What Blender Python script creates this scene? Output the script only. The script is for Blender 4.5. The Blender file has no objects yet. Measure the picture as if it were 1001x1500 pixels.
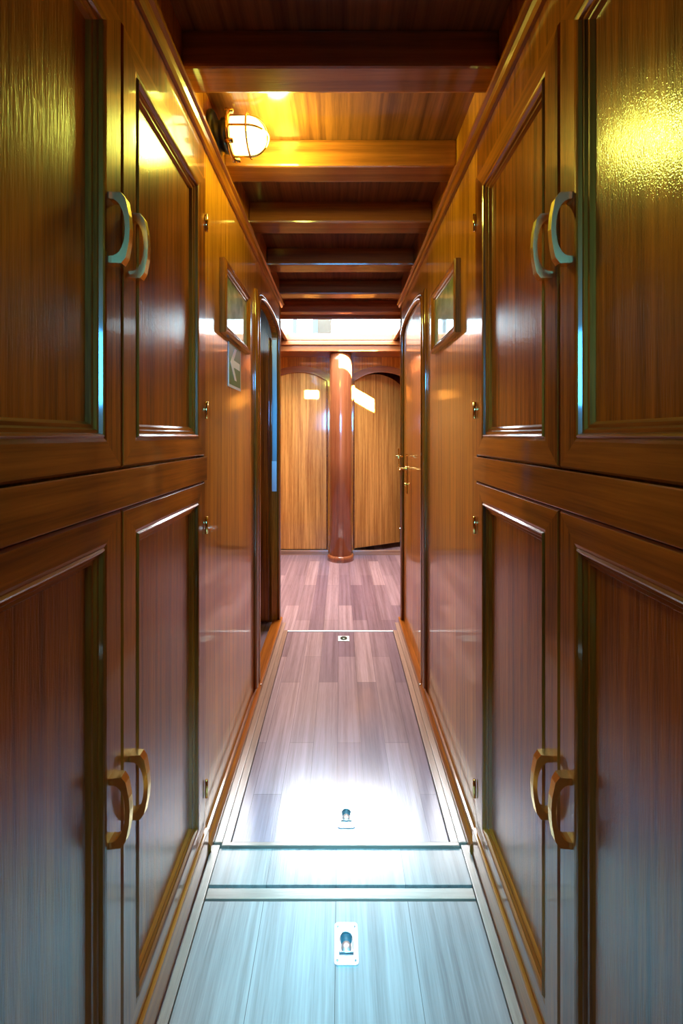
import bpy, bmesh, math, random
from mathutils import Vector, Matrix
random.seed(7)
S = bpy.context.scene
C = S.collection
PI = math.pi

# ------------------------------------------------------------------ camera
CAMZ = 1.19
cd = bpy.data.cameras.new('camera'); cam = bpy.data.objects.new('camera', cd); C.objects.link(cam)
cam.location = (0, 0, CAMZ); cam.rotation_euler = (PI/2, 0, 0)
cd.sensor_fit = 'HORIZONTAL'; cd.sensor_width = 36; cd.lens = 36*602/1001
cd.shift_x = 1.5/1001; cd.shift_y = -112/1001; cd.clip_start = 0.02
S.camera = cam
S.view_settings.view_transform = 'Standard'; S.view_settings.look = 'None'
S.view_settings.gamma = 1; S.view_settings.exposure = 0.24
try: S.view_settings.use_curve_mapping = False
except Exception: pass

# ------------------------------------------------------------------ world and lights
w = bpy.data.worlds.new('sky'); S.world = w; w.use_nodes = True
bg = w.node_tree.nodes['Background']
bg.inputs[0].default_value = (0.64, 0.90, 1.0, 1); bg.inputs[1].default_value = 13.0

def area(name, loc, target, sx, sy, power, color, spread=180, portal=False):
    l = bpy.data.lights.new(name, 'AREA'); l.shape = 'RECTANGLE'; l.size = sx; l.size_y = sy
    l.energy = power; l.color = color; l.spread = math.radians(spread)
    o = bpy.data.objects.new(name, l); C.objects.link(o); o.location = loc
    o.rotation_euler = (Vector(target)-Vector(loc)).to_track_quat('-Z', 'Y').to_euler()
    if portal: l.cycles.is_portal = True
    return o
# daylight falling through the companion hatch at the end of the passage
area('hatch_portal', (0, 3.46, 2.125), (0, 3.46, 0), 0.97, 0.68, 1, (1, 1, 1), portal=True)
area('hatch_skylight', (0, 3.75, 2.60), (0, 3.2, 0), 1.4, 1.2, 200, (1.0, 0.91, 0.88))
# cool daylight from the open companionway behind and above the viewer
area('rear_hatch_daylight', (0, 0.37, 2.16), (0, 1.22, 0), 0.30, 0.70, 9.5, (0.12, 0.62, 1.0), spread=26)
area('rear_daylight', (0, -0.90, 1.52), (0, 1.3, 1.30), 0.62, 0.36, 3.6, (0.07, 0.45, 1.0), spread=38)
# low sun reaching through the hatch onto the end doors
area('sun_shaft', (0.165, 3.20, 2.54), (0.165, 4.17, 1.57), 0.35, 0.085, 85, (1.0, 0.80, 0.42), spread=1.2)
area('sun_shaft_small', (-0.30, 3.20, 2.53), (-0.29, 4.13, 1.60), 0.13, 0.045, 15, (1.0, 0.80, 0.42), spread=1.2)

# ------------------------------------------------------------------ materials
def mat_wood(name, axis, dark, light, rough=0.3, coat=1.0, coat_rough=0.07, bump=0.12, freq=70, planks=None, spec=0.16, cbump=0.03, iso=0):
    m = bpy.data.materials.new(name); m.use_nodes = True
    nt = m.node_tree; N = nt.nodes; L = nt.links
    b = N['Principled BSDF']
    tc = N.new('ShaderNodeTexCoord'); mp = N.new('ShaderNodeMapping')
    L.new(tc.outputs['Object'], mp.inputs['Vector'])
    s = [freq]*3; s['XYZ'.index(axis)] = freq*0.022
    mp.inputs['Scale'].default_value = s
    n1 = N.new('ShaderNodeTexNoise'); n1.inputs['Scale'].default_value = 1; n1.inputs['Detail'].default_value = 4; n1.inputs['Roughness'].default_value = 0.6
    L.new(mp.outputs[0], n1.inputs['Vector'])
    mp2 = N.new('ShaderNodeMapping'); L.new(tc.outputs['Object'], mp2.inputs['Vector'])
    s2 = [freq*5]*3; s2['XYZ'.index(axis)] = freq*0.3
    mp2.inputs['Scale'].default_value = s2
    n2 = N.new('ShaderNodeTexNoise'); n2.inputs['Scale'].default_value = 1; n2.inputs['Detail'].default_value = 2
    L.new(mp2.outputs[0], n2.inputs['Vector'])
    mp3 = N.new('ShaderNodeMapping'); L.new(tc.outputs['Object'], mp3.inputs['Vector'])
    s3 = [9]*3; s3['XYZ'.index(axis)] = 0.9
    mp3.inputs['Scale'].default_value = s3
    n3 = N.new('ShaderNodeTexNoise'); n3.inputs['Scale'].default_value = 1; n3.inputs['Detail'].default_value = 2
    L.new(mp3.outputs[0], n3.inputs['Vector'])
    a = N.new('ShaderNodeMath'); a.operation = 'MULTIPLY'; a.inputs[1].default_value = 0.62; L.new(n1.outputs[0], a.inputs[0])
    a2 = N.new('ShaderNodeMath'); a2.operation = 'MULTIPLY_ADD'; a2.inputs[1].default_value = 0.16; L.new(n2.outputs[0], a2.inputs[0]); L.new(a.outputs[0], a2.inputs[2])
    a3 = N.new('ShaderNodeMath'); a3.operation = 'MULTIPLY_ADD'; a3.inputs[1].default_value = 0.30; L.new(n3.outputs[0], a3.inputs[0]); L.new(a2.outputs[0], a3.inputs[2])
    cr = N.new('ShaderNodeValToRGB'); L.new(a3.outputs[0], cr.inputs[0])
    cr.color_ramp.elements[0].position = 0.40; cr.color_ramp.elements[0].color = (*dark, 1)
    cr.color_ramp.elements[1].position = 0.68; cr.color_ramp.elements[1].color = (*light, 1)
    col = cr.outputs[0]
    bsrc = n2.outputs[0]
    if planks:
        pw, pl, ax, lo, hi = planks       # plank width, length, long axis
        bk = N.new('ShaderNodeTexBrick')
        mpb = N.new('ShaderNodeMapping'); L.new(tc.outputs['Object'], mpb.inputs['Vector'])
        mpb.inputs['Rotation'].default_value = (0, 0, PI/2 if ax == 'Y' else 0)
        mpb.inputs['Location'].default_value = (0.17, 0.012, 0)
        L.new(mpb.outputs[0], bk.inputs['Vector'])
        bk.inputs['Scale'].default_value = 1; bk.inputs['Brick Width'].default_value = pl; bk.inputs['Row Height'].default_value = pw
        bk.inputs['Mortar Size'].default_value = 0.0008; bk.inputs['Mortar Smooth'].default_value = 0.1; bk.inputs['Bias'].default_value = 0
        bk.offset = 0.37; bk.offset_frequency = 2; bk.squash = 1
        bk.inputs['Color1'].default_value = (*lo, 1); bk.inputs['Color2'].default_value = (*hi, 1); bk.inputs['Mortar'].default_value = (0.35, 0.33, 0.33, 1)
        mx = N.new('ShaderNodeMix'); mx.data_type = 'RGBA'; mx.blend_type = 'MULTIPLY'; mx.inputs[0].default_value = 1
        L.new(col, mx.inputs[6]); L.new(bk.outputs[0], mx.inputs[7]); col = mx.outputs[2]
    L.new(col, b.inputs['Base Color'])
    bp = N.new('ShaderNodeBump'); bp.inputs['Strength'].default_value = bump; bp.inputs['Distance'].default_value = 0.002
    L.new(bsrc, bp.inputs['Height']); L.new(bp.outputs[0], b.inputs['Normal']); 
    if cbump:
        bc = N.new('ShaderNodeBump'); bc.inputs['Strength'].default_value = cbump; bc.inputs['Distance'].default_value = 0.002; 
        if iso:
            ni = N.new('ShaderNodeTexNoise'); ni.inputs['Scale'].default_value = iso; ni.inputs['Detail'].default_value = 1; L.new(tc.outputs['Object'], ni.inputs['Vector']); bsrc = ni.outputs[0]
        L.new(bsrc, bc.inputs['Height']); L.new(bc.outputs[0], b.inputs['Coat Normal'])
    b.inputs['Roughness'].default_value = rough; b.inputs['Specular IOR Level'].default_value = spec
    b.inputs['Coat Weight'].default_value = coat; b.inputs['Coat Roughness'].default_value = coat_rough
    return m
def mat_plain(name, col, rough=0.4, metal=0.0, emit=None, es=0, noise=0.0):
    m = bpy.data.materials.new(name); m.use_nodes = True
    nt = m.node_tree; b = nt.nodes['Principled BSDF']
    b.inputs['Base Color'].default_value = (*col, 1); b.inputs['Roughness'].default_value = rough; b.inputs['Metallic'].default_value = metal
    if emit: b.inputs['Emission Color'].default_value = (*emit, 1); b.inputs['Emission Strength'].default_value = es
    if noise:
        tc = nt.nodes.new('ShaderNodeTexCoord'); n = nt.nodes.new('ShaderNodeTexNoise'); n.inputs['Scale'].default_value = 60
        nt.links.new(tc.outputs['Object'], n.inputs['Vector'])
        mr = nt.nodes.new('ShaderNodeMapRange'); mr.inputs[3].default_value = max(0.02, rough-noise); mr.inputs[4].default_value = rough+noise
        nt.links.new(n.outputs[0], mr.inputs[0]); nt.links.new(mr.outputs[0], b.inputs['Roughness'])
    return m
DK = (0.105, 0.020, 0.002); LT = (0.47, 0.125, 0.009)
W_V = mat_wood('mahogany_vertical', 'Z', DK, LT)
W_Y = mat_wood('mahogany_along', 'Y', (0.15, 0.032, 0.004), (0.50, 0.140, 0.014), freq=45)
W_X = mat_wood('mahogany_across', 'X', (0.17, 0.045, 0.014), (0.38, 0.115, 0.030), freq=45, coat_rough=0.12)
W_C = mat_wood('ceiling_mahogany', 'Y', (0.09, 0.026, 0.012), (0.26, 0.085, 0.030), freq=55, coat_rough=0.15)
W_W = mat_wood('wall_mahogany', 'Z', (0.25, 0.062, 0.005), (0.72, 0.26, 0.022))
W_P = mat_wood('panel_mahogany', 'Z', DK, LT, bump=0.3, coat_rough=0.10, cbump=0.15, iso=420)
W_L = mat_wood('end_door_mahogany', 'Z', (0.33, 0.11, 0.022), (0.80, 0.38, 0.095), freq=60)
W_M = mat_wood('mast_wood', 'Z', (0.20, 0.05, 0.018), (0.40, 0.13, 0.05), freq=30)
W_T = mat_wood('teak_trim', 'Y', (0.24, 0.13, 0.09), (0.46, 0.28, 0.20), freq=60, coat_rough=0.2)
W_TX = mat_wood('teak_trim_across', 'X', (0.24, 0.13, 0.09), (0.46, 0.28, 0.20), freq=60, coat_rough=0.2)
W_F = mat_wood('floor_planks', 'Y', (0.27, 0.155, 0.155), (0.50, 0.32, 0.33), freq=55, rough=0.5, coat=0.8, coat_rough=0.17, bump=0.3,
               planks=(0.092, 0.62, 'Y', (0.48, 0.44, 0.52), (1.0, 1.0, 1.0)))
W_FN = mat_wood('floor_boards_wide', 'Y', (0.25, 0.16, 0.13), (0.48, 0.33, 0.27), freq=55, rough=0.5, coat=0.8, coat_rough=0.20, bump=0.4,
               planks=(0.184, 3.0, 'Y', (0.80, 0.78, 0.80), (1.0, 1.0, 1.0)))
DARK = mat_plain('gap_dark', (0.02, 0.008, 0.004), 0.6)
BRASS = mat_plain('brass', (0.83, 0.58, 0.18), 0.13, 1.0, noise=0.06)
HBRASS = mat_plain('handle_brass', (0.85, 0.62, 0.22), 0.27, 1.0)
BRONZE = mat_plain('aged_bronze', (0.10, 0.12, 0.09), 0.35, 0.8, noise=0.1)
CHROME = mat_plain('polished_steel', (0.80, 0.82, 0.83), 0.36, 1.0, noise=0.06)
DSTEEL = mat_plain('dark_steel', (0.03, 0.10, 0.12), 0.5, 0.4)
STEEL = mat_plain('dull_steel', (0.35, 0.40, 0.42), 0.35, 1.0)
WHITE = mat_plain('white_film', (0.85, 0.87, 0.84), 0.4)
GREEN = mat_plain('sign_green', (0.05, 0.22, 0.06), 0.35)
GLOW = mat_plain('lamp_glass', (1, 1, 0.9), 0.3, 0, (0.88, 1.0, 0.72), 2.0)
PAINT = mat_plain('white_paint', (0.07, 0.09, 0.13), 0.5)
GILT = mat_plain('gilt_slip', (0.42, 0.22, 0.05), 0.3, 0.3)
def mat_print():
    m = bpy.data.materials.new('aged_print'); m.use_nodes = True; nt = m.node_tree; N = nt.nodes; L = nt.links; b = N['Principled BSDF']
    tc = N.new('ShaderNodeTexCoord'); n = N.new('ShaderNodeTexNoise'); n.inputs['Scale'].default_value = 14; n.inputs['Detail'].default_value = 6
    L.new(tc.outputs['Object'], n.inputs['Vector']); cr = N.new('ShaderNodeValToRGB'); L.new(n.outputs[0], cr.inputs[0])
    cr.color_ramp.elements[0].position = 0.35; cr.color_ramp.elements[0].color = (0.16, 0.17, 0.05, 1)
    cr.color_ramp.elements[1].position = 0.65; cr.color_ramp.elements[1].color = (0.50, 0.47, 0.26, 1)
    L.new(cr.outputs[0], b.inputs['Base Color']); b.inputs['Roughness'].default_value = 0.5
    b.inputs['Coat Weight'].default_value = 1; b.inputs['Coat Roughness'].default_value = 0.03
    return m
PRINT = mat_print()
def mat_glass():
    m = bpy.data.materials.new('window_glass'); m.use_nodes = True; b = m.node_tree.nodes['Principled BSDF']
    b.inputs['Transmission Weight'].default_value = 1; b.inputs['Roughness'].default_value = 0.0; b.inputs['IOR'].default_value = 1.05
    b.inputs['Base Color'].default_value = (0.9, 0.96, 1, 1); return m

# ------------------------------------------------------------------ mesh helpers (all coordinates are world metres)
def box(bm, x0, x1, y0, y1, z0, z1, bev=0.0, mi=0):
    x0, x1 = sorted((x0, x1)); y0, y1 = sorted((y0, y1)); z0, z1 = sorted((z0, z1))
    t = bmesh.new(); bmesh.ops.create_cube(t, size=1)
    for v in t.verts: v.co = Vector(((x0+x1)/2+v.co.x*(x1-x0), (y0+y1)/2+v.co.y*(y1-y0), (z0+z1)/2+v.co.z*(z1-z0)))
    if bev: bmesh.ops.bevel(t, geom=list(t.edges), offset=bev, segments=2, affect='EDGES', profile=0.6)
    merge(bm, t, mi); return bm
def merge(bm, t, mi=0, M=None, smooth=False):
    if M is not None: bmesh.ops.transform(t, matrix=M, verts=t.verts)
    vm = {v: bm.verts.new(v.co) for v in t.verts}
    for f in t.faces:
        try: nf = bm.faces.new([vm[v] for v in f.verts]); nf.material_index = mi or f.material_index; nf.smooth = smooth or f.smooth
        except ValueError: pass
    t.free()
def lathe(bm, prof, M, n=32, smooth=True):        # profile (r, z) about local z
    t = bmesh.new(); rings = []
    for r, z in prof:
        if r < 1e-6: rings.append([t.verts.new((0, 0, z))])
        else: rings.append([t.verts.new((r*math.cos(2*PI*i/n), r*math.sin(2*PI*i/n), z)) for i in range(n)])
    for a, b in zip(rings, rings[1:]):
        for i in range(n):
            j = (i+1) % n
            vs = ([a[0]] if len(a) == 1 else [a[i], a[j]]) + ([b[0]] if len(b) == 1 else [b[j], b[i]])
            if len(vs) > 2:
                f = t.faces.new(vs); f.smooth = smooth
    for rr, rev in ((rings[0], True), (rings[-1], False)):
        if len(rr) > 1: t.faces.new(rr[::-1] if rev else rr)
    merge(bm, t, 0, M)
def tube(bm, pts, r, n=8, closed=False):
    pts = [Vector(p) for p in pts]; t = bmesh.new(); rings = []; N = len(pts); up = None
    for i, p in enumerate(pts):
        a = pts[(i-1) % N] if (closed or i > 0) else p; b = pts[(i+1) % N] if (closed or i < N-1) else p
        d = (b-a).normalized()
        if up is None: up = Vector((1, 0, 0)) if abs(d.x) < 0.8 else Vector((0, 0, 1))
        s = d.cross(up).normalized(); up = s.cross(d).normalized()
        rings.append([t.verts.new(p + r*(math.cos(2*PI*k/n)*s + math.sin(2*PI*k/n)*up)) for k in range(n)])
    for i in range(N if closed else N-1):
        a, b = rings[i], rings[(i+1) % N]
        for k in range(n):
            f = t.faces.new([a[k], a[(k+1) % n], b[(k+1) % n], b[k]]); f.smooth = True
    if not closed: t.faces.new(rings[0][::-1]); t.faces.new(rings[-1])
    merge(bm, t)
def prism(bm, poly, plane, a, b):                  # poly 2-D outline, extruded along the third axis from a to b
    def P(u, v, h): return {'YZ': (h, u, v), 'XZ': (u, h, v), 'XY': (u, v, h)}[plane]
    t = bmesh.new(); A = [t.verts.new(P(u, v, a)) for u, v in poly]; B = [t.verts.new(P(u, v, b)) for u, v in poly]
    n = len(poly); fa = t.faces.new(A); fb = t.faces.new(B[::-1])
    for i in range(n): t.faces.new([A[i], B[i], B[(i+1) % n], A[(i+1) % n]])
    t.normal_update()
    bmesh.ops.triangulate(t, faces=[fa, fb], ngon_method='EAR_CLIP')
    bmesh.ops.recalc_face_normals(t, faces=t.faces); merge(bm, t)
def frame_sweep(bm, x, sgn, y0, y1, z0, z1, prof, mats=(0, 1)):
    """picture-frame sweep in the YZ plane; prof = closed loop of (inset, height out of the plane); sgn = direction of 'out'"""
    cs = [(y0, z0, 1, 1), (y1, z0, -1, 1), (y1, z1, -1, -1), (y0, z1, 1, -1)]
    R = [[bm.verts.new((x+sgn*h, cy+dy*i, cz+dz*i)) for i, h in prof] for cy, cz, dy, dz in cs]
    n = len(prof)
    for k in range(4):
        a, b = R[k], R[(k+1) % 4]
        for i in range(n):
            f = bm.faces.new([a[i], b[i], b[(i+1) % n], a[(i+1) % n]]); f.material_index = mats[0] if k % 2 else mats[1]
def base_of(p):
    v = Vector((0, 0, 0))
    while p is not None: v += p.location; p = p.parent
    return v
def obj(name, bm, m, parent=None, base=None):
    if base is None: base = base_of(parent)
    bmesh.ops.recalc_face_normals(bm, faces=bm.faces)
    bmesh.ops.translate(bm, verts=bm.verts, vec=-Vector(base))
    me = bpy.data.meshes.new(name); bm.to_mesh(me); bm.free()
    for k in (m if isinstance(m, (list, tuple)) else [m]): me.materials.append(k)
    o = bpy.data.objects.new(name, me); C.objects.link(o)
    if parent: o.parent = parent
    else: o.location = base
    return o
def thing(name, label, cat, loc, group=None):
    o = bpy.data.objects.new(name, None); C.objects.link(o); o.location = loc; o.empty_display_size = 0.1
    o['label'] = label; o['category'] = cat
    if group: o['group'] = group
    return o
def tag(o, label, cat, group=None):
    o['label'] = label; o['category'] = cat
    if group: o['group'] = group
    return o
def struct(name, bm, m, base=(0, 0, 0)):
    o = obj(name, bm, m, None, base); o['kind'] = 'structure'; return o
NB = bmesh.new

# ------------------------------------------------------------------ dimensions
WX = 0.388          # corridor wall plane
CX = 0.380          # cabinet door face
Y_CE = 1.165        # cabinet end
Y_WE = 2.62         # end of the corridor walls
ZC = 2.18           # ceiling boards
ZB = 2.09           # underside of the beams
HW = 1.0            # half width of the end lobby
DY0, DY1, DSP, DCR = 1.93, 2.585, 1.805, 1.885      # side door opening: near, far, spring, crown

def arch(y0, y1, zs, zc, n=20):
    """points of a flattened arch from (y0,zs) to (y1,zs)"""
    c = (y0+y1)/2; h = (y1-y0)/2; out = []
    for i in range(n+1):
        a = PI - PI*i/n
        out.append((c+h*math.copysign(abs(math.cos(a))**0.9, math.cos(a)), zs+(zc-zs)*math.sin(a)**0.9 if math.sin(a) > 1e-9 else zs))
    return out
def circ_arch(a, b, zs, zc, n=16):
    h = (b-a)/2; s = zc-zs; R = (h*h+s*s)/(2*s); c = (a+b)/2; th = math.asin(h/R)
    return [(c+R*math.sin(-th+2*th*i/n), zc-R+R*math.cos(-th+2*th*i/n)) for i in range(n+1)]

# ------------------------------------------------------------------ the setting
b = NB(); box(b, -2.2, HW+0.1, -1.2, 5.3, -0.06, -0.012); struct('floor', b, W_F)
for s, nm in ((-1, 'left'), (1, 'right')):
    b = NB()
    A = arch(DY0, DY1, DSP, DCR)
    poly = [(Y_CE, 0), (DY0, 0)] + A + [(DY1, 0), (Y_WE, 0), (Y_WE, ZC), (Y_CE, ZC)]
    prism(b, poly, 'YZ', s*WX, s*(WX+0.045))
    struct('wall_'+nm, b, W_W)
    # rear stretch of wall, beside and behind the viewer
    b = NB(); box(b, s*WX, s*(WX+0.045), -1.2, 0.255, 0, ZC); struct('wall_'+nm+'_rear', b, W_V)
    # wall stretch above the cabinets
    b = NB(); box(b, s*WX, s*(WX+0.03), 0.256, Y_CE-0.001, 2.032, ZC); struct('wall_'+nm+'_upper', b, W_W)
b = NB(); box(b, WX+0.045, HW, Y_WE-0.04, Y_WE, 0, ZC); struct('wall_lobby_right_front', b, W_V)
b = NB(); box(b, -2.2, -WX-0.046, Y_WE+0.005, Y_WE+0.045, 0, ZC); struct('wall_lobby_left_front', b, W_V)
b = NB(); box(b, HW, HW+0.04, Y_WE-0.04, 5.3, 0, ZC); struct('wall_lobby_right', b, W_W)
b = NB(); box(b, -HW-0.04, -HW, Y_WE+0.046, 5.3, 0, ZC); struct('wall_lobby_left', b, W_W)
b = NB(); box(b, -2.24, -2.2, 0.9, Y_WE+0.045, 0, ZC); box(b, -2.2, -WX-0.5, 0.86, 0.9, 0, ZC); struct('wall_cabin_left', b, W_V)
b = NB(); box(b, -WX-0.05, WX+0.05, -1.24, -1.2, 0, ZC); struct('wall_back', b, W_V)
b = NB(); box(b, -HW-0.04, HW+0.04, 5.3, 5.34, 0, ZC); struct('wall_end_cabin', b, W_V)
# ceiling in pieces round the hatch
HX = 0.488; HY0, HY1 = 3.12, 3.80; ZH = 2.085
b = NB()
box(b, -2.24, HW+0.04, -1.24, 3.10, ZC, ZC+0.02)
struct('ceiling', b, W_C)
b = NB()
box(b, -HW-0.04, -HX-0.03, 3.10, 3.84, ZH+0.015, ZH+0.05); box(b, HX+0.03, HW+0.04, 3.10, 3.84, ZH+0.015, ZH+0.05)
box(b, -HW-0.04, HW+0.04, 3.84, 5.34, ZH+0.015, ZH+0.05)
box(b, -HW-0.04, HW+0.04, 3.08, 3.10, ZH+0.02, ZC)
struct('ceiling_lobby', b, W_C)

# end wall with two arched doorways
EY = 4.12
LA = circ_arch(-0.70, -0.135, 1.735, 1.83); RA = circ_arch(0.135, 0.70, 1.735, 1.83)
b = NB()
poly = [(-HW, 0.0), (-0.70, 0.0)] + LA + [(-0.135, 0.0), (0.135, 0.0)] + RA + [(0.70, 0.0), (HW, 0.0), (HW, ZH+0.015), (-HW, ZH+0.015)]
prism(b, poly, 'XZ', EY, EY+0.045)
struct('wall_end', b, W_W)
for k, (A, x0, x1) in enumerate(((LA, -0.70, -0.135), (RA, 0.135, 0.70))):   # raised arch bands and beads
    b = NB(); up = [(u+(u-(x0+x1)/2)*0.12, v+0.055) for u, v in A]
    prism(b, A+up[::-1], 'XZ', EY-0.010, EY-0.0005)
    tube(b, [(x0, EY-0.004, 0.055)]+[(u, EY-0.004, v) for u, v in A]+[(x1, EY-0.004, 0.055)], 0.007)
    struct('trim_%d' % (1+k), b, W_X)
b = NB(); box(b, -HW, -0.12, EY-0.03, EY-0.0005, -0.012, 0.045, 0.006); struct('baseboard_end_left', b, W_TX)
b = NB(); box(b, 0.12, HW, EY-0.03, EY-0.0005, -0.012, 0.045, 0.006); struct('baseboard_end_right', b, W_TX)
# header beam under the after edge of the hatch
b = NB(); box(b, -HW, HW, 3.825, EY-0.001, 1.975, ZH+0.0145, 0.004); struct('trim_3', b, W_X)
b = NB(); box(b, -HW, HW, 3.80, 3.824, 2.03, ZH-0.0165, 0.004); struct('trim_4', b, W_X)

# end doors
b = NB(); prism(b, [(-0.697, 0.05)]+[(u*0.994-0.0025, v-0.004) for u, v in LA]+[(-0.14, 0.05)], 'XZ', EY+0.008, EY+0.038)
d = struct('door_1', b, W_L)
hb = Vector((0.14, EY+0.015, 0))
b = NB(); prism(b, [(0.001, 0.055)]+[(u-0.14, v-0.006) for u, v in RA[:]]+[(0.553, 0.055)], 'XZ', 0, 0.03)
d = struct('door_2', b, W_L); d.location = hb; d.rotation_euler = (0, 0, math.radians(27))

# hatch: opening frame and the deckhouse window seen through it
th = NB()
for x0, x1, y0, y1 in ((-HX-0.03, HX+0.03, HY1, HY1+0.035), (-HX-0.03, HX+0.03, HY0-0.02, HY0), (-HX-0.03, -HX, HY0, HY1), (HX, HX+0.03, HY0, HY1)):
    box(th, x0, x1, y0, y1, ZH-0.015, ZH+0.05, 0.006)
struct('trim_5', th, W_X)
wf = NB()
for x0, x1 in ((-0.98, -0.92), (-0.62, -0.57), (-0.36, -0.30), (0.80, 0.86)): box(wf, x0, x1, 5.35, 5.40, 2.20, 2.75)
box(wf, -0.98, 0.86, 5.35, 5.40, 2.14, 2.20); box(wf, -0.98, 0.86, 5.35, 5.40, 2.75, 2.80)
wn = struct('window_1', wf, PAINT)
g = NB(); box(g, -0.92, 0.80, 5.37, 5.374, 2.20, 2.75); obj('pane', g, mat_glass(), wn)
b = NB(); box(b, -0.38, -0.12, 5.6, 5.63, 1.9, 3.0, 0.01); struct('wall_deckhouse', b, mat_plain('beige_canvas', (0.15, 0.095, 0.065), 0.8))

# ceiling beams
BE = [(0.62, 0.71), (1.001, 1.083), (1.372, 1.462), (1.735, 1.835), (2.165, 2.27), (2.61, 2.70), (3.00, 3.08)]
names = ['first deck beam of the ceiling, out of the light nearest the viewer', 'dark reddish ceiling beam nearest the viewer, just before the cage lamp',
         'yellow-lit ceiling beam right behind the brass cage lamp', 'varnished ceiling beam, second one beyond the cage lamp',
         'varnished ceiling beam, third one beyond the cage lamp', 'narrow-looking ceiling beam, last but one before the bright hatch',
         'farthest ceiling beam, bordering the bright overhead hatch']
for i, (y0, y1) in enumerate(BE):
    if i == 0: continue
    e = WX-0.0005 if y0 < 2.6 else HW-0.005
    b = NB(); box(b, -e, e, y0, y1, ZB, ZC-0.0005, 0.007)
    tag(obj('ceiling_beam', b, W_X, None, (0, (y0+y1)/2, ZB)), names[i], 'beam', 'transverse ceiling beams')

# cornice mouldings, skirting and door surrounds
n = 6
for s, nm in ((-1, 'left'), (1, 'right')):
    pr = [(0, 2.005), (0.010, 2.005), (0.016, 2.012), (0.020, 2.022), (0.028, 2.026), (0.028, 2.036), (0.018, 2.040), (0.010, 2.050), (0, 2.050)]
    b = NB(); prism(b, [(s*(WX-0.0005-u), v) for u, v in pr], 'XZ', -1.19, 2.63)
    struct('trim_%d' % n, b, W_Y); n += 1
    # skirting along the wall, and sill through the doorway
    b = NB(); prism(b, [(s*(WX-0.0005-u), v) for u, v in [(0, 0), (0.020, 0), (0.020, 0.022), (0.014, 0.032), (0.008, 0.036), (0.006, 0.050), (0, 0.052)]], 'XZ', Y_CE+0.002, DY0-0.02)
    box(b, s*(WX+0.04), s*(WX-0.02), DY0-0.02, Y_WE+0.006, 0, 0.034, 0.006)
    struct('baseboard_'+nm, b, W_Y)
    # raised pole moulding before the doorway
    b = NB(); lathe(b, [(0.0, 0.052), (0.013, 0.053), (0.013, 1.835), (0.009, 1.85), (0, 1.857)], Matrix.Translation((s*(WX-0.004), DY0-0.075, 0)), 16)
    struct('trim_%d' % n, b, W_V); n += 1
    # arched casing round the doorway
    b = NB()
    path = [(DY0, 0.036)]+arch(DY0, DY1, DSP, DCR)+[(DY1, 0.036)]
    tube(b, [(s*(WX-0.001), u, v) for u, v in path], 0.011, 10)
    tube(b, [(s*(WX+0.001), u+(0.016 if u > 2.25 else -0.016), v+(0.014 if v > 1.8 else 0)) for u, v in path], 0.007, 8)
    # corner bead where the wall ends at the lobby
    tube(b, [(s*(WX+0.002), Y_WE+0.002, 0.036), (s*(WX+0.002), Y_WE+0.002, 2.09)], 0.008, 8)
    struct('trim_%d' % n, b, W_V); n += 1

# ------------------------------------------------------------------ floor hatches, strips
def floorslab(y0, y1, x, label, mat, z=0.0, frame=True):
    t = thing('floor_panel', label, 'floor panel', (0, y0, z-0.012), 'lift-out floor panels')
    b = NB(); box(b, -x, x, y0+0.001, y1-0.001, -0.0118, z, 0.0008); obj('board', b, mat, t)
    return t
p1 = floorslab(0.20, 1.051, 0.347, 'lift-out plank floor panel nearest the viewer with steel ring latch', W_FN)
p2 = floorslab(1.083, 1.180, 0.347, 'short cross section of floor between the two cross strips', W_FN, 0.005)
p3 = floorslab(1.193, 2.490, 0.318, 'long lift-out plank floor panel in the middle of the passage', W_F)
b = NB(); box(b, -0.372, 0.372, -1.19, 0.198, -0.012, 0); struct('floor_rear', b, W_FN)
b = NB(); box(b, -HW, HW, 2.505, EY+1.15, -0.0118, 0); box(b, -0.9, -0.43, 1.0, 2.504, -0.0118, -0.001); struct('floor_lobby', b, W_F)
# strips beside the near panel
for s in (-1, 1):
    b = NB(); box(b, s*0.3485, s*0.3705, 0.20, 1.19, -0.012, 0.006, 0.002)
    struct('trim_%d' % n, b, W_T); n += 1
    b = NB(); box(b, s*0.344, s*0.3675, 1.192, 2.60, -0.012, 0.009, 0.003)
    struct('trim_%d' % n, b, W_T); n += 1
    b = NB(); box(b, s*0.3195, s*0.3425, 1.180, 2.492, -0.012, 0.011, 0.0015)
    obj('side_batten', b, W_T, p3)
b = NB(); box(b, -0.3425, 0.3425, 1.1805, 1.192, -0.012, 0.012, 0.0015); obj('end_batten', b, W_TX, p3)
b = NB(); box(b, -0.347, 0.347, 1.0545, 1.0795, -0.012, 0.0015, 0.001)
tag(obj('cross_strip', b, W_TX, None, (0, 1.083, 0)), 'narrow wooden strip across the floor in front of the near latch panel', 'floor strip')
b = NB(); box(b, -0.34, 0.34, 2.491, 2.504, -0.012, 0.004, 0.001)
tag(obj('threshold_strip', b, CHROME, None, (0, 2.497, 0)), 'thin pale metal strip across the floor where the lobby begins', 'floor strip')

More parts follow.
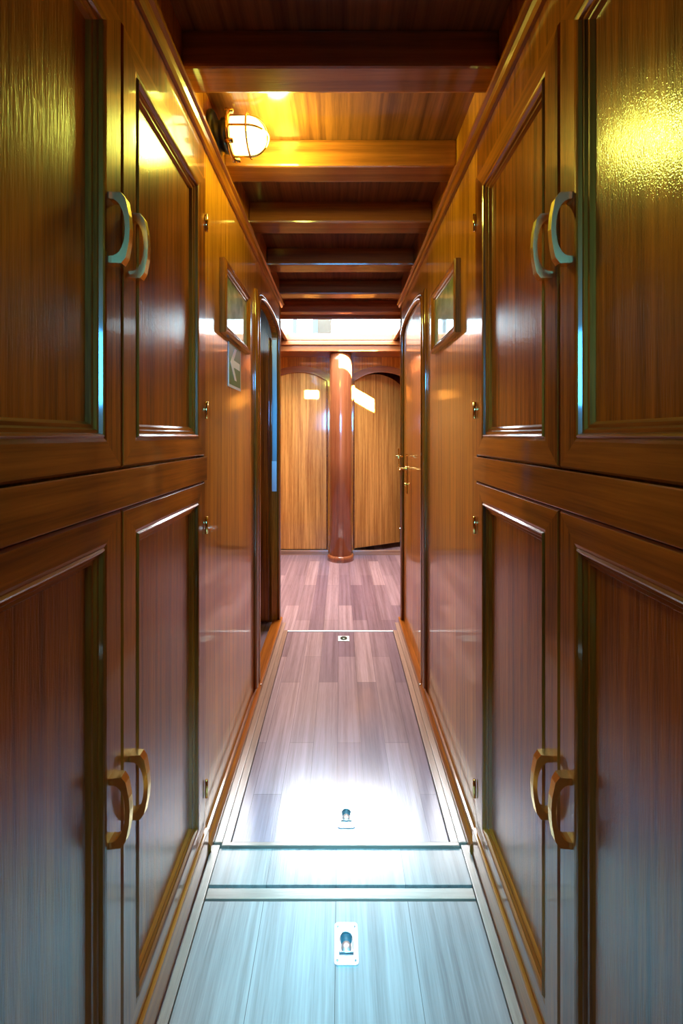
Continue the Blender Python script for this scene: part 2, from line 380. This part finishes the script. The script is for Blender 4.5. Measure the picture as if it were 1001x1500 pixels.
def latch(x, y, w, h, label):
    t = thing('ring_latch', label, 'latch', (x, y, 0), 'flush ring latches in the floor')
    def rr(w, h, r, n=5):
        o = []
        for cx, cy, a0 in ((w-r, h-r, 0), (-w+r, h-r, PI/2), (-w+r, -h+r, PI), (w-r, -h+r, 1.5*PI)):
            o += [(x+cx+r*math.cos(a0+PI/2*i/n), y+cy+r*math.sin(a0+PI/2*i/n)) for i in range(n+1)]
        return o
    b = NB(); prism(b, rr(w/2, h/2, w*0.12), 'XY', 0.0002, 0.0028); obj('plate', b, CHROME, t)
    r = w*0.31
    cup = [(x+r*math.cos(PI*i/14), y+h*0.06+r*math.sin(PI*i/14)) for i in range(15)]+[(x-r, y-h*0.30), (x+r, y-h*0.30)]
    b = NB(); prism(b, cup, 'XY', 0.0029, 0.0034); obj('recess', b, STEEL, t)
    ring = [(x+r*0.94*math.cos(PI*i/14), y+h*0.06+r*0.94*math.sin(PI*i/14), 0.0048) for i in range(15)]+[(x-r*0.94, y-h*0.24, 0.0048), (x+r*0.94, y-h*0.24, 0.0048)]
    b = NB(); tube(b, ring, w*0.03, 8, True)
    lathe(b, [(r*0.70, 0.0052), (r*0.66, 0.0062), (0, 0.0066)], Matrix.Translation((x, y-h*0.12, 0)), 24); obj('ring', b, CHROME, t)
    b = NB(); lathe(b, [(r*0.80, 0.0036), (r*0.80, 0.0042), (0, 0.0042)], Matrix.Translation((x, y+h*0.06, 0)), 24); obj('finger_hole', b, DSTEEL, t)
    for sx in (-1, 1):
        for sy in (-1, 1):
            b = NB(); lathe(b, [(w*0.05, 0.0028), (w*0.05, 0.0034), (0, 0.0042)], Matrix.Translation((x+sx*w*0.38, y+sy*h*0.40, 0)), 10); obj('screw', b, STEEL, t)
latch(0.0135, 0.962, 0.054, 0.080, 'steel ring latch in the floor panel nearest the viewer')
latch(0.018, 1.285, 0.054, 0.080, 'steel ring latch in the bright glare on the long middle floor panel')
t = thing('finger_pull', 'small round-holed pale finger pull at the far end of the long floor panel', 'latch', (0.019, 2.405, 0))
b = NB(); box(b, -0.014, 0.052, 2.375, 2.435, 0.0002, 0.003, 0.001); obj('plate', b, WHITE, t)
b = NB(); lathe(b, [(0.016, 0.003), (0.020, 0.005), (0.020, 0.006), (0.0, 0.006)], Matrix.Translation((0.019, 2.405, 0)), 20); obj('hole_ring', b, BRONZE, t)

# ------------------------------------------------------------------ cabinets
def handle_mesh(x, sgn, y, z):
    """bow handle; sgn = direction out of the door"""
    L = 0.058; P = []
    outer = [(0, -L), (0.020, -L), (0.027, -L+0.010), (0.032, -0.022), (0.0335, 0), (0.032, 0.022), (0.027, L-0.010), (0.020, L), (0, L)]
    inner = []
    for i in range(17):
        a = PI/2 - PI*i/16
        inner.append((0.026*abs(math.cos(a))**0.75, (L-0.011)*math.sin(a)))
    b = NB(); prism(b, [(x+sgn*u, z+v) for u, v in outer+inner], 'XZ', y-0.0095, y+0.0095)
    for v in b.verts:                               # tapers outwards
        v.co.y = y + (v.co.y-y)*(1-0.42*abs(v.co.x-x)/0.0335)
    return b
def door(cab, s, y0, y1, z0, z1, hy, hz, hinge_y, wood_label=None):
    sgn = -s                                       # out of the cabinet, towards the passage
    x = s*(CX+0.020)
    T = 0.020
    FW = 0.052
    b = NB()
    frame_sweep(b, x, sgn, y0, y1, z0, z1, [(0, 0), (0, T-0.004), (0.004, T), (FW-0.006, T), (FW, T-0.0015), (FW, 0)])
    d = obj('door', b, [W_V, W_Y], cab)
    b = NB()
    i0 = FW
    frame_sweep(b, x, sgn, y0, y1, z0, z1, [(i0, 0), (i0, T-0.0015), (i0+0.003, T+0.002), (i0+0.006, T+0.0005), (i0+0.008, T-0.005), (i0+0.013, T-0.005), (i0+0.016, T-0.009), (i0+0.021, T-0.009), (i0+0.026, T-0.016), (i0+0.026, 0)])
    obj('moulding', b, [W_V, W_Y], d)
    b = NB(); q = i0+0.022; box(b, x-sgn*0.004, x+sgn*(T-0.0155), y0+q, y1-q, z0+q, z1-q); obj('panel', b, W_P, d)
    obj('handle', handle_mesh(s*CX, sgn, hy, hz), HBRASS, d)
    for z in hinge_y[1]:
        b = NB(); lathe(b, [(0, -0.024), (0.0045, -0.024), (0.0045, 0.024), (0, 0.025)], Matrix.Translation((s*(CX-0.003), hinge_y[0], z)), 12); obj('hinge', b, BRASS, d)
def cabinet(s, label):
    nm = 'left' if s < 0 else 'right'
    cab = thing('built_in_cabinet', label, 'cabinet', (s*0.6, 0.7, 0))
    yn0, yg, yf = 0.262, 0.715, 1.150
    ye = Y_CE-0.001
    b = NB()   # carcass behind the doors
    box(b, s*(CX+0.026), s*0.85, 0.256, ye, 0.0, 2.0)
    obj('carcass', b, W_V, cab)
    b = NB(); box(b, s*(CX-0.003), s*(CX+0.0255), yn0, ye-0.002, 1.064, 1.131, 0.002); obj('middle_rail', b, W_Y, cab)
    b = NB(); box(b, s*(CX+0.006), s*(CX+0.0255), yn0, ye-0.002, 1.916, 2.028, 0.001); obj('fascia', b, W_V, cab)
    b = NB(); box(b, s*(CX-0.007), s*(CX+0.0255), 0.256, ye, 0.0, 0.082, 0.003); obj('plinth', b, W_Y, cab)
    b = NB(); box(b, s*(CX+0.003), s*(CX+0.0255), yf+0.002, ye, 0.083, 1.9155, 0.001); obj('end_stile', b, W_V, cab)
    for (a, c, h) in ((yn0, yg-0.001, yg-0.034), (yg+0.001, yf, yg+0.030)):
        hx = (yf+0.006 if a > 0.5 else yn0-0.004)
        door(cab, s, a, c, 1.134, 1.912, h, 1.531, (hx, (1.788, 1.261)))
        door(cab, s, a, c, 0.086, 1.061, h, 0.571 if a < 0.5 else 0.558, (hx, (0.938, 0.197)))
cabinet(-1, 'tall varnished mahogany cabinet with four panelled doors, on the lamp side left of the passage')
cabinet(1, 'tall varnished mahogany cabinet with four panelled doors, on the right of the passage')

# ------------------------------------------------------------------ side doors
b = NB()       # right, closed in its opening
A = arch(DY0+0.003, DY1-0.003, DSP-0.003, DCR-0.004)
prism(b, [(DY0+0.003, 0.036)]+A+[(DY1-0.003, 0.036)], 'YZ', WX+0.008, WX+0.040)
d3 = struct('door_3', b, W_W)
hx, hy = WX+0.008, 2.44
b = NB(); box(b, hx-0.004, hx, hy-0.012, hy+0.012, 0.845, 1.08, 0.002); obj('door_plate', b, BRASS, d3)
b = NB()
tube(b, [(hx-0.003, hy, 0.993), (hx-0.040, hy, 0.993), (hx-0.050, hy-0.006, 0.992), (hx-0.052, hy-0.05, 0.990), (hx-0.052, hy-0.095, 0.988)], 0.0065, 10)
lathe(b, [(0, -0.004), (0.014, -0.004), (0.014, 0.004), (0, 0.006)], Matrix.Translation((hx-0.006, hy, 0.993)) @ Matrix.Rotation(-PI/2, 4, 'Y'), 16)
obj('door_lever', b, BRASS, d3)
b = NB(); lathe(b, [(0, -0.004), (0.008, -0.004), (0.008, 0.010), (0, 0.012)], Matrix.Translation((hx-0.006, hy, 0.90)) @ Matrix.Rotation(-PI/2, 4, 'Y'), 12); obj('lock_cylinder', b, BRASS, d3)
b = NB()
tube(b, [(hx-0.048, hy+0.02, 0.985), (hx-0.048, hy+0.02, 1.115)], 0.004, 8); tube(b, [(hx-0.066, hy+0.02, 1.066), (hx-0.024, hy+0.02, 1.066)], 0.004, 8)
tube(b, [(hx-0.048, hy+0.02, 0.993), (hx-0.003, hy+0.02, 0.993)], 0.004, 8)
obj('door_latch_arm', b, BRASS, d3)
# left, swung open into its cabin against the far jamb
b = NB()
A = [(-WX-0.060-(u-DY0), v-0.003) for u, v in arch(DY0, DY1, DSP, DCR)]
prism(b, [(-WX-0.060, 0.04)]+A+[(-WX-0.060-(DY1-DY0), 0.04)], 'XZ', 2.555, 2.585)
d4 = struct('door_4', b, W_V)
b = NB(); box(b, -WX-0.012, -WX-0.040, DY1-0.010, DY1-0.0035, 0.86, 1.79, 0.001); struct('trim_%d' % n, b, STEEL); n += 1
b = NB(); box(b, -WX-0.012, -WX-0.042, DY1-0.013, DY1-0.0105, 0.84, 1.03, 0.001); struct('trim_%d' % n, b, CHROME); n += 1

# ------------------------------------------------------------------ mast
t = thing('mast', 'round varnished wooden mast standing between the two arched end doors', 'mast', (0.002, 3.955, 0))
M = Matrix.Translation((0.002, 3.955, 0))
b = NB(); lathe(b, [(0.108, 0.05), (0.1085, 1.0), (0.107, 1.9), (0.104, 1.974)], M, 48); obj('shaft', b, W_M, t)
b = NB(); lathe(b, [(0.126, 0.0), (0.126, 0.035), (0.123, 0.046), (0.117, 0.052), (0.109, 0.054)], M, 48); obj('collar', b, W_M, t)

# ------------------------------------------------------------------ pictures and sign
def picture(s, label, y0, y1, z0, z1):
    t = thing('framed_picture', label, 'picture', (s*WX, (y0+y1)/2, z0), 'framed pictures on the passage walls')
    b = NB(); x = s*(WX-0.0008)
    frame_sweep(b, x, -s, y0, y1, z0, z1, [(0, 0), (0, 0.016), (0.004, 0.020), (0.012, 0.021), (0.020, 0.015), (0.026, 0.013), (0.028, 0.010), (0.028, 0)])
    obj('frame', b, [W_V, W_Y], t)
    b = NB(); frame_sweep(b, x, -s, y0+0.0285, y1-0.0285, z0+0.0285, z1-0.0285, [(0, 0), (0, 0.009), (0.005, 0.008), (0.005, 0)], (0, 0)); obj('slip', b, GILT, t)
    b = NB(); box(b, x-s*0.0, x-s*0.006, y0+0.033, y1-0.033, z0+0.033, z1-0.033); obj('print', b, PRINT, t)
picture(-1, 'framed print on the left wall above the green arrow sign', 1.318, 1.685, 1.522, 1.762)
picture(1, 'framed print on the right wall opposite the green arrow sign', 1.322, 1.675, 1.522, 1.762)
t = thing('arrow_sign', 'green exit direction sign with white arrow under the left picture', 'sign', (-WX, 1.50, 1.36))
x = -WX+0.0008
b = NB(); box(b, x, x+0.0015, 1.415, 1.590, 1.360, 1.515, 0.0003); obj('border', b, WHITE, t)
b = NB(); box(b, x+0.0016, x+0.0022, 1.423, 1.582, 1.370, 1.5145); obj('green_field', b, GREEN, t)
cy, cz = 1.502, 1.448
ar = [(-0.066, 0), (-0.008, 0.058), (0.020, 0.058), (-0.022, 0.013), (0.066, 0.013), (0.066, -0.013), (-0.022, -0.013), (0.020, -0.058), (-0.008, -0.058)]
b = NB(); prism(b, [(cy+u, cz+v) for u, v in ar], 'YZ', x+0.0023, x+0.0029); obj('arrow', b, WHITE, t)

# ------------------------------------------------------------------ cage lamp
LC = Vector((-WX, 1.25, 2.10))
t = thing('bulkhead_lamp', 'lit brass cage lamp mounted high on the left wall between two beams', 'lamp', LC)
R = Matrix.Translation(LC) @ Matrix.Rotation(PI/2, 4, 'Y')         # local z -> +X
b = NB(); lathe(b, [(0.066, 0.0006), (0.066, 0.010), (0.058, 0.014), (0.040, 0.016), (0.040, 0.030), (0.046, 0.034), (0.046, 0.052)], R, 32); obj('base', b, BRONZE, t)
b = NB(); lathe(b, [(0.046, 0.0521), (0.066, 0.054), (0.068, 0.058), (0.060, 0.063), (0.054, 0.064)], R, 32); obj('flange', b, BRASS, t)
for k in range(4):
    a = PI/4+k*PI/2
    b = NB(); lathe(b, [(0.007, 0.050), (0.007, 0.072), (0, 0.075)], R @ Matrix.Translation((0.062*math.cos(a), 0.062*math.sin(a), 0)), 10); obj('screw', b, BRASS, t)
pr = [(0.049, 0.0645), (0.050, 0.110)]+[(0.050*math.cos(a), 0.110+0.052*math.sin(a)) for a in [PI/2*i/10 for i in range(1, 10)]]+[(0, 0.162)]
b = NB(); lathe(b, pr, R, 32); obj('glass_dome', b, GLOW, t)
b = NB()
for a in (0.12, PI/2+0.12):
    pts = []
    for sg in (1, -1):
        seg = [(0.057, 0.062), (0.057, 0.112)]+[(0.057*math.cos(q), 0.112+0.057*math.sin(q)) for q in [PI/2*i/8 for i in range(1, 8)]]
        seg = [(sg*u, v) for u, v in seg]
        pts += seg + ([(0, 0.169)] if sg == 1 else []) if sg == 1 else seg[::-1]
    tube(b, [R @ Vector((u*math.cos(a), u*math.sin(a), v)) for u, v in pts], 0.0031, 8)
tube(b, [R @ Vector((0.057*math.cos(2*PI*i/32), 0.057*math.sin(2*PI*i/32), 0.112)) for i in range(32)], 0.0031, 8, True)
obj('guard', b, BRASS, t)
l = bpy.data.lights.new('lamp_light', 'POINT'); l.energy = 11.5; l.color = (0.86, 0.95, 0.13); l.shadow_soft_size = 0.05
lo = bpy.data.objects.new('lamp_light', l); C.objects.link(lo); lo.location = LC+Vector((0.19, 0, -0.01))
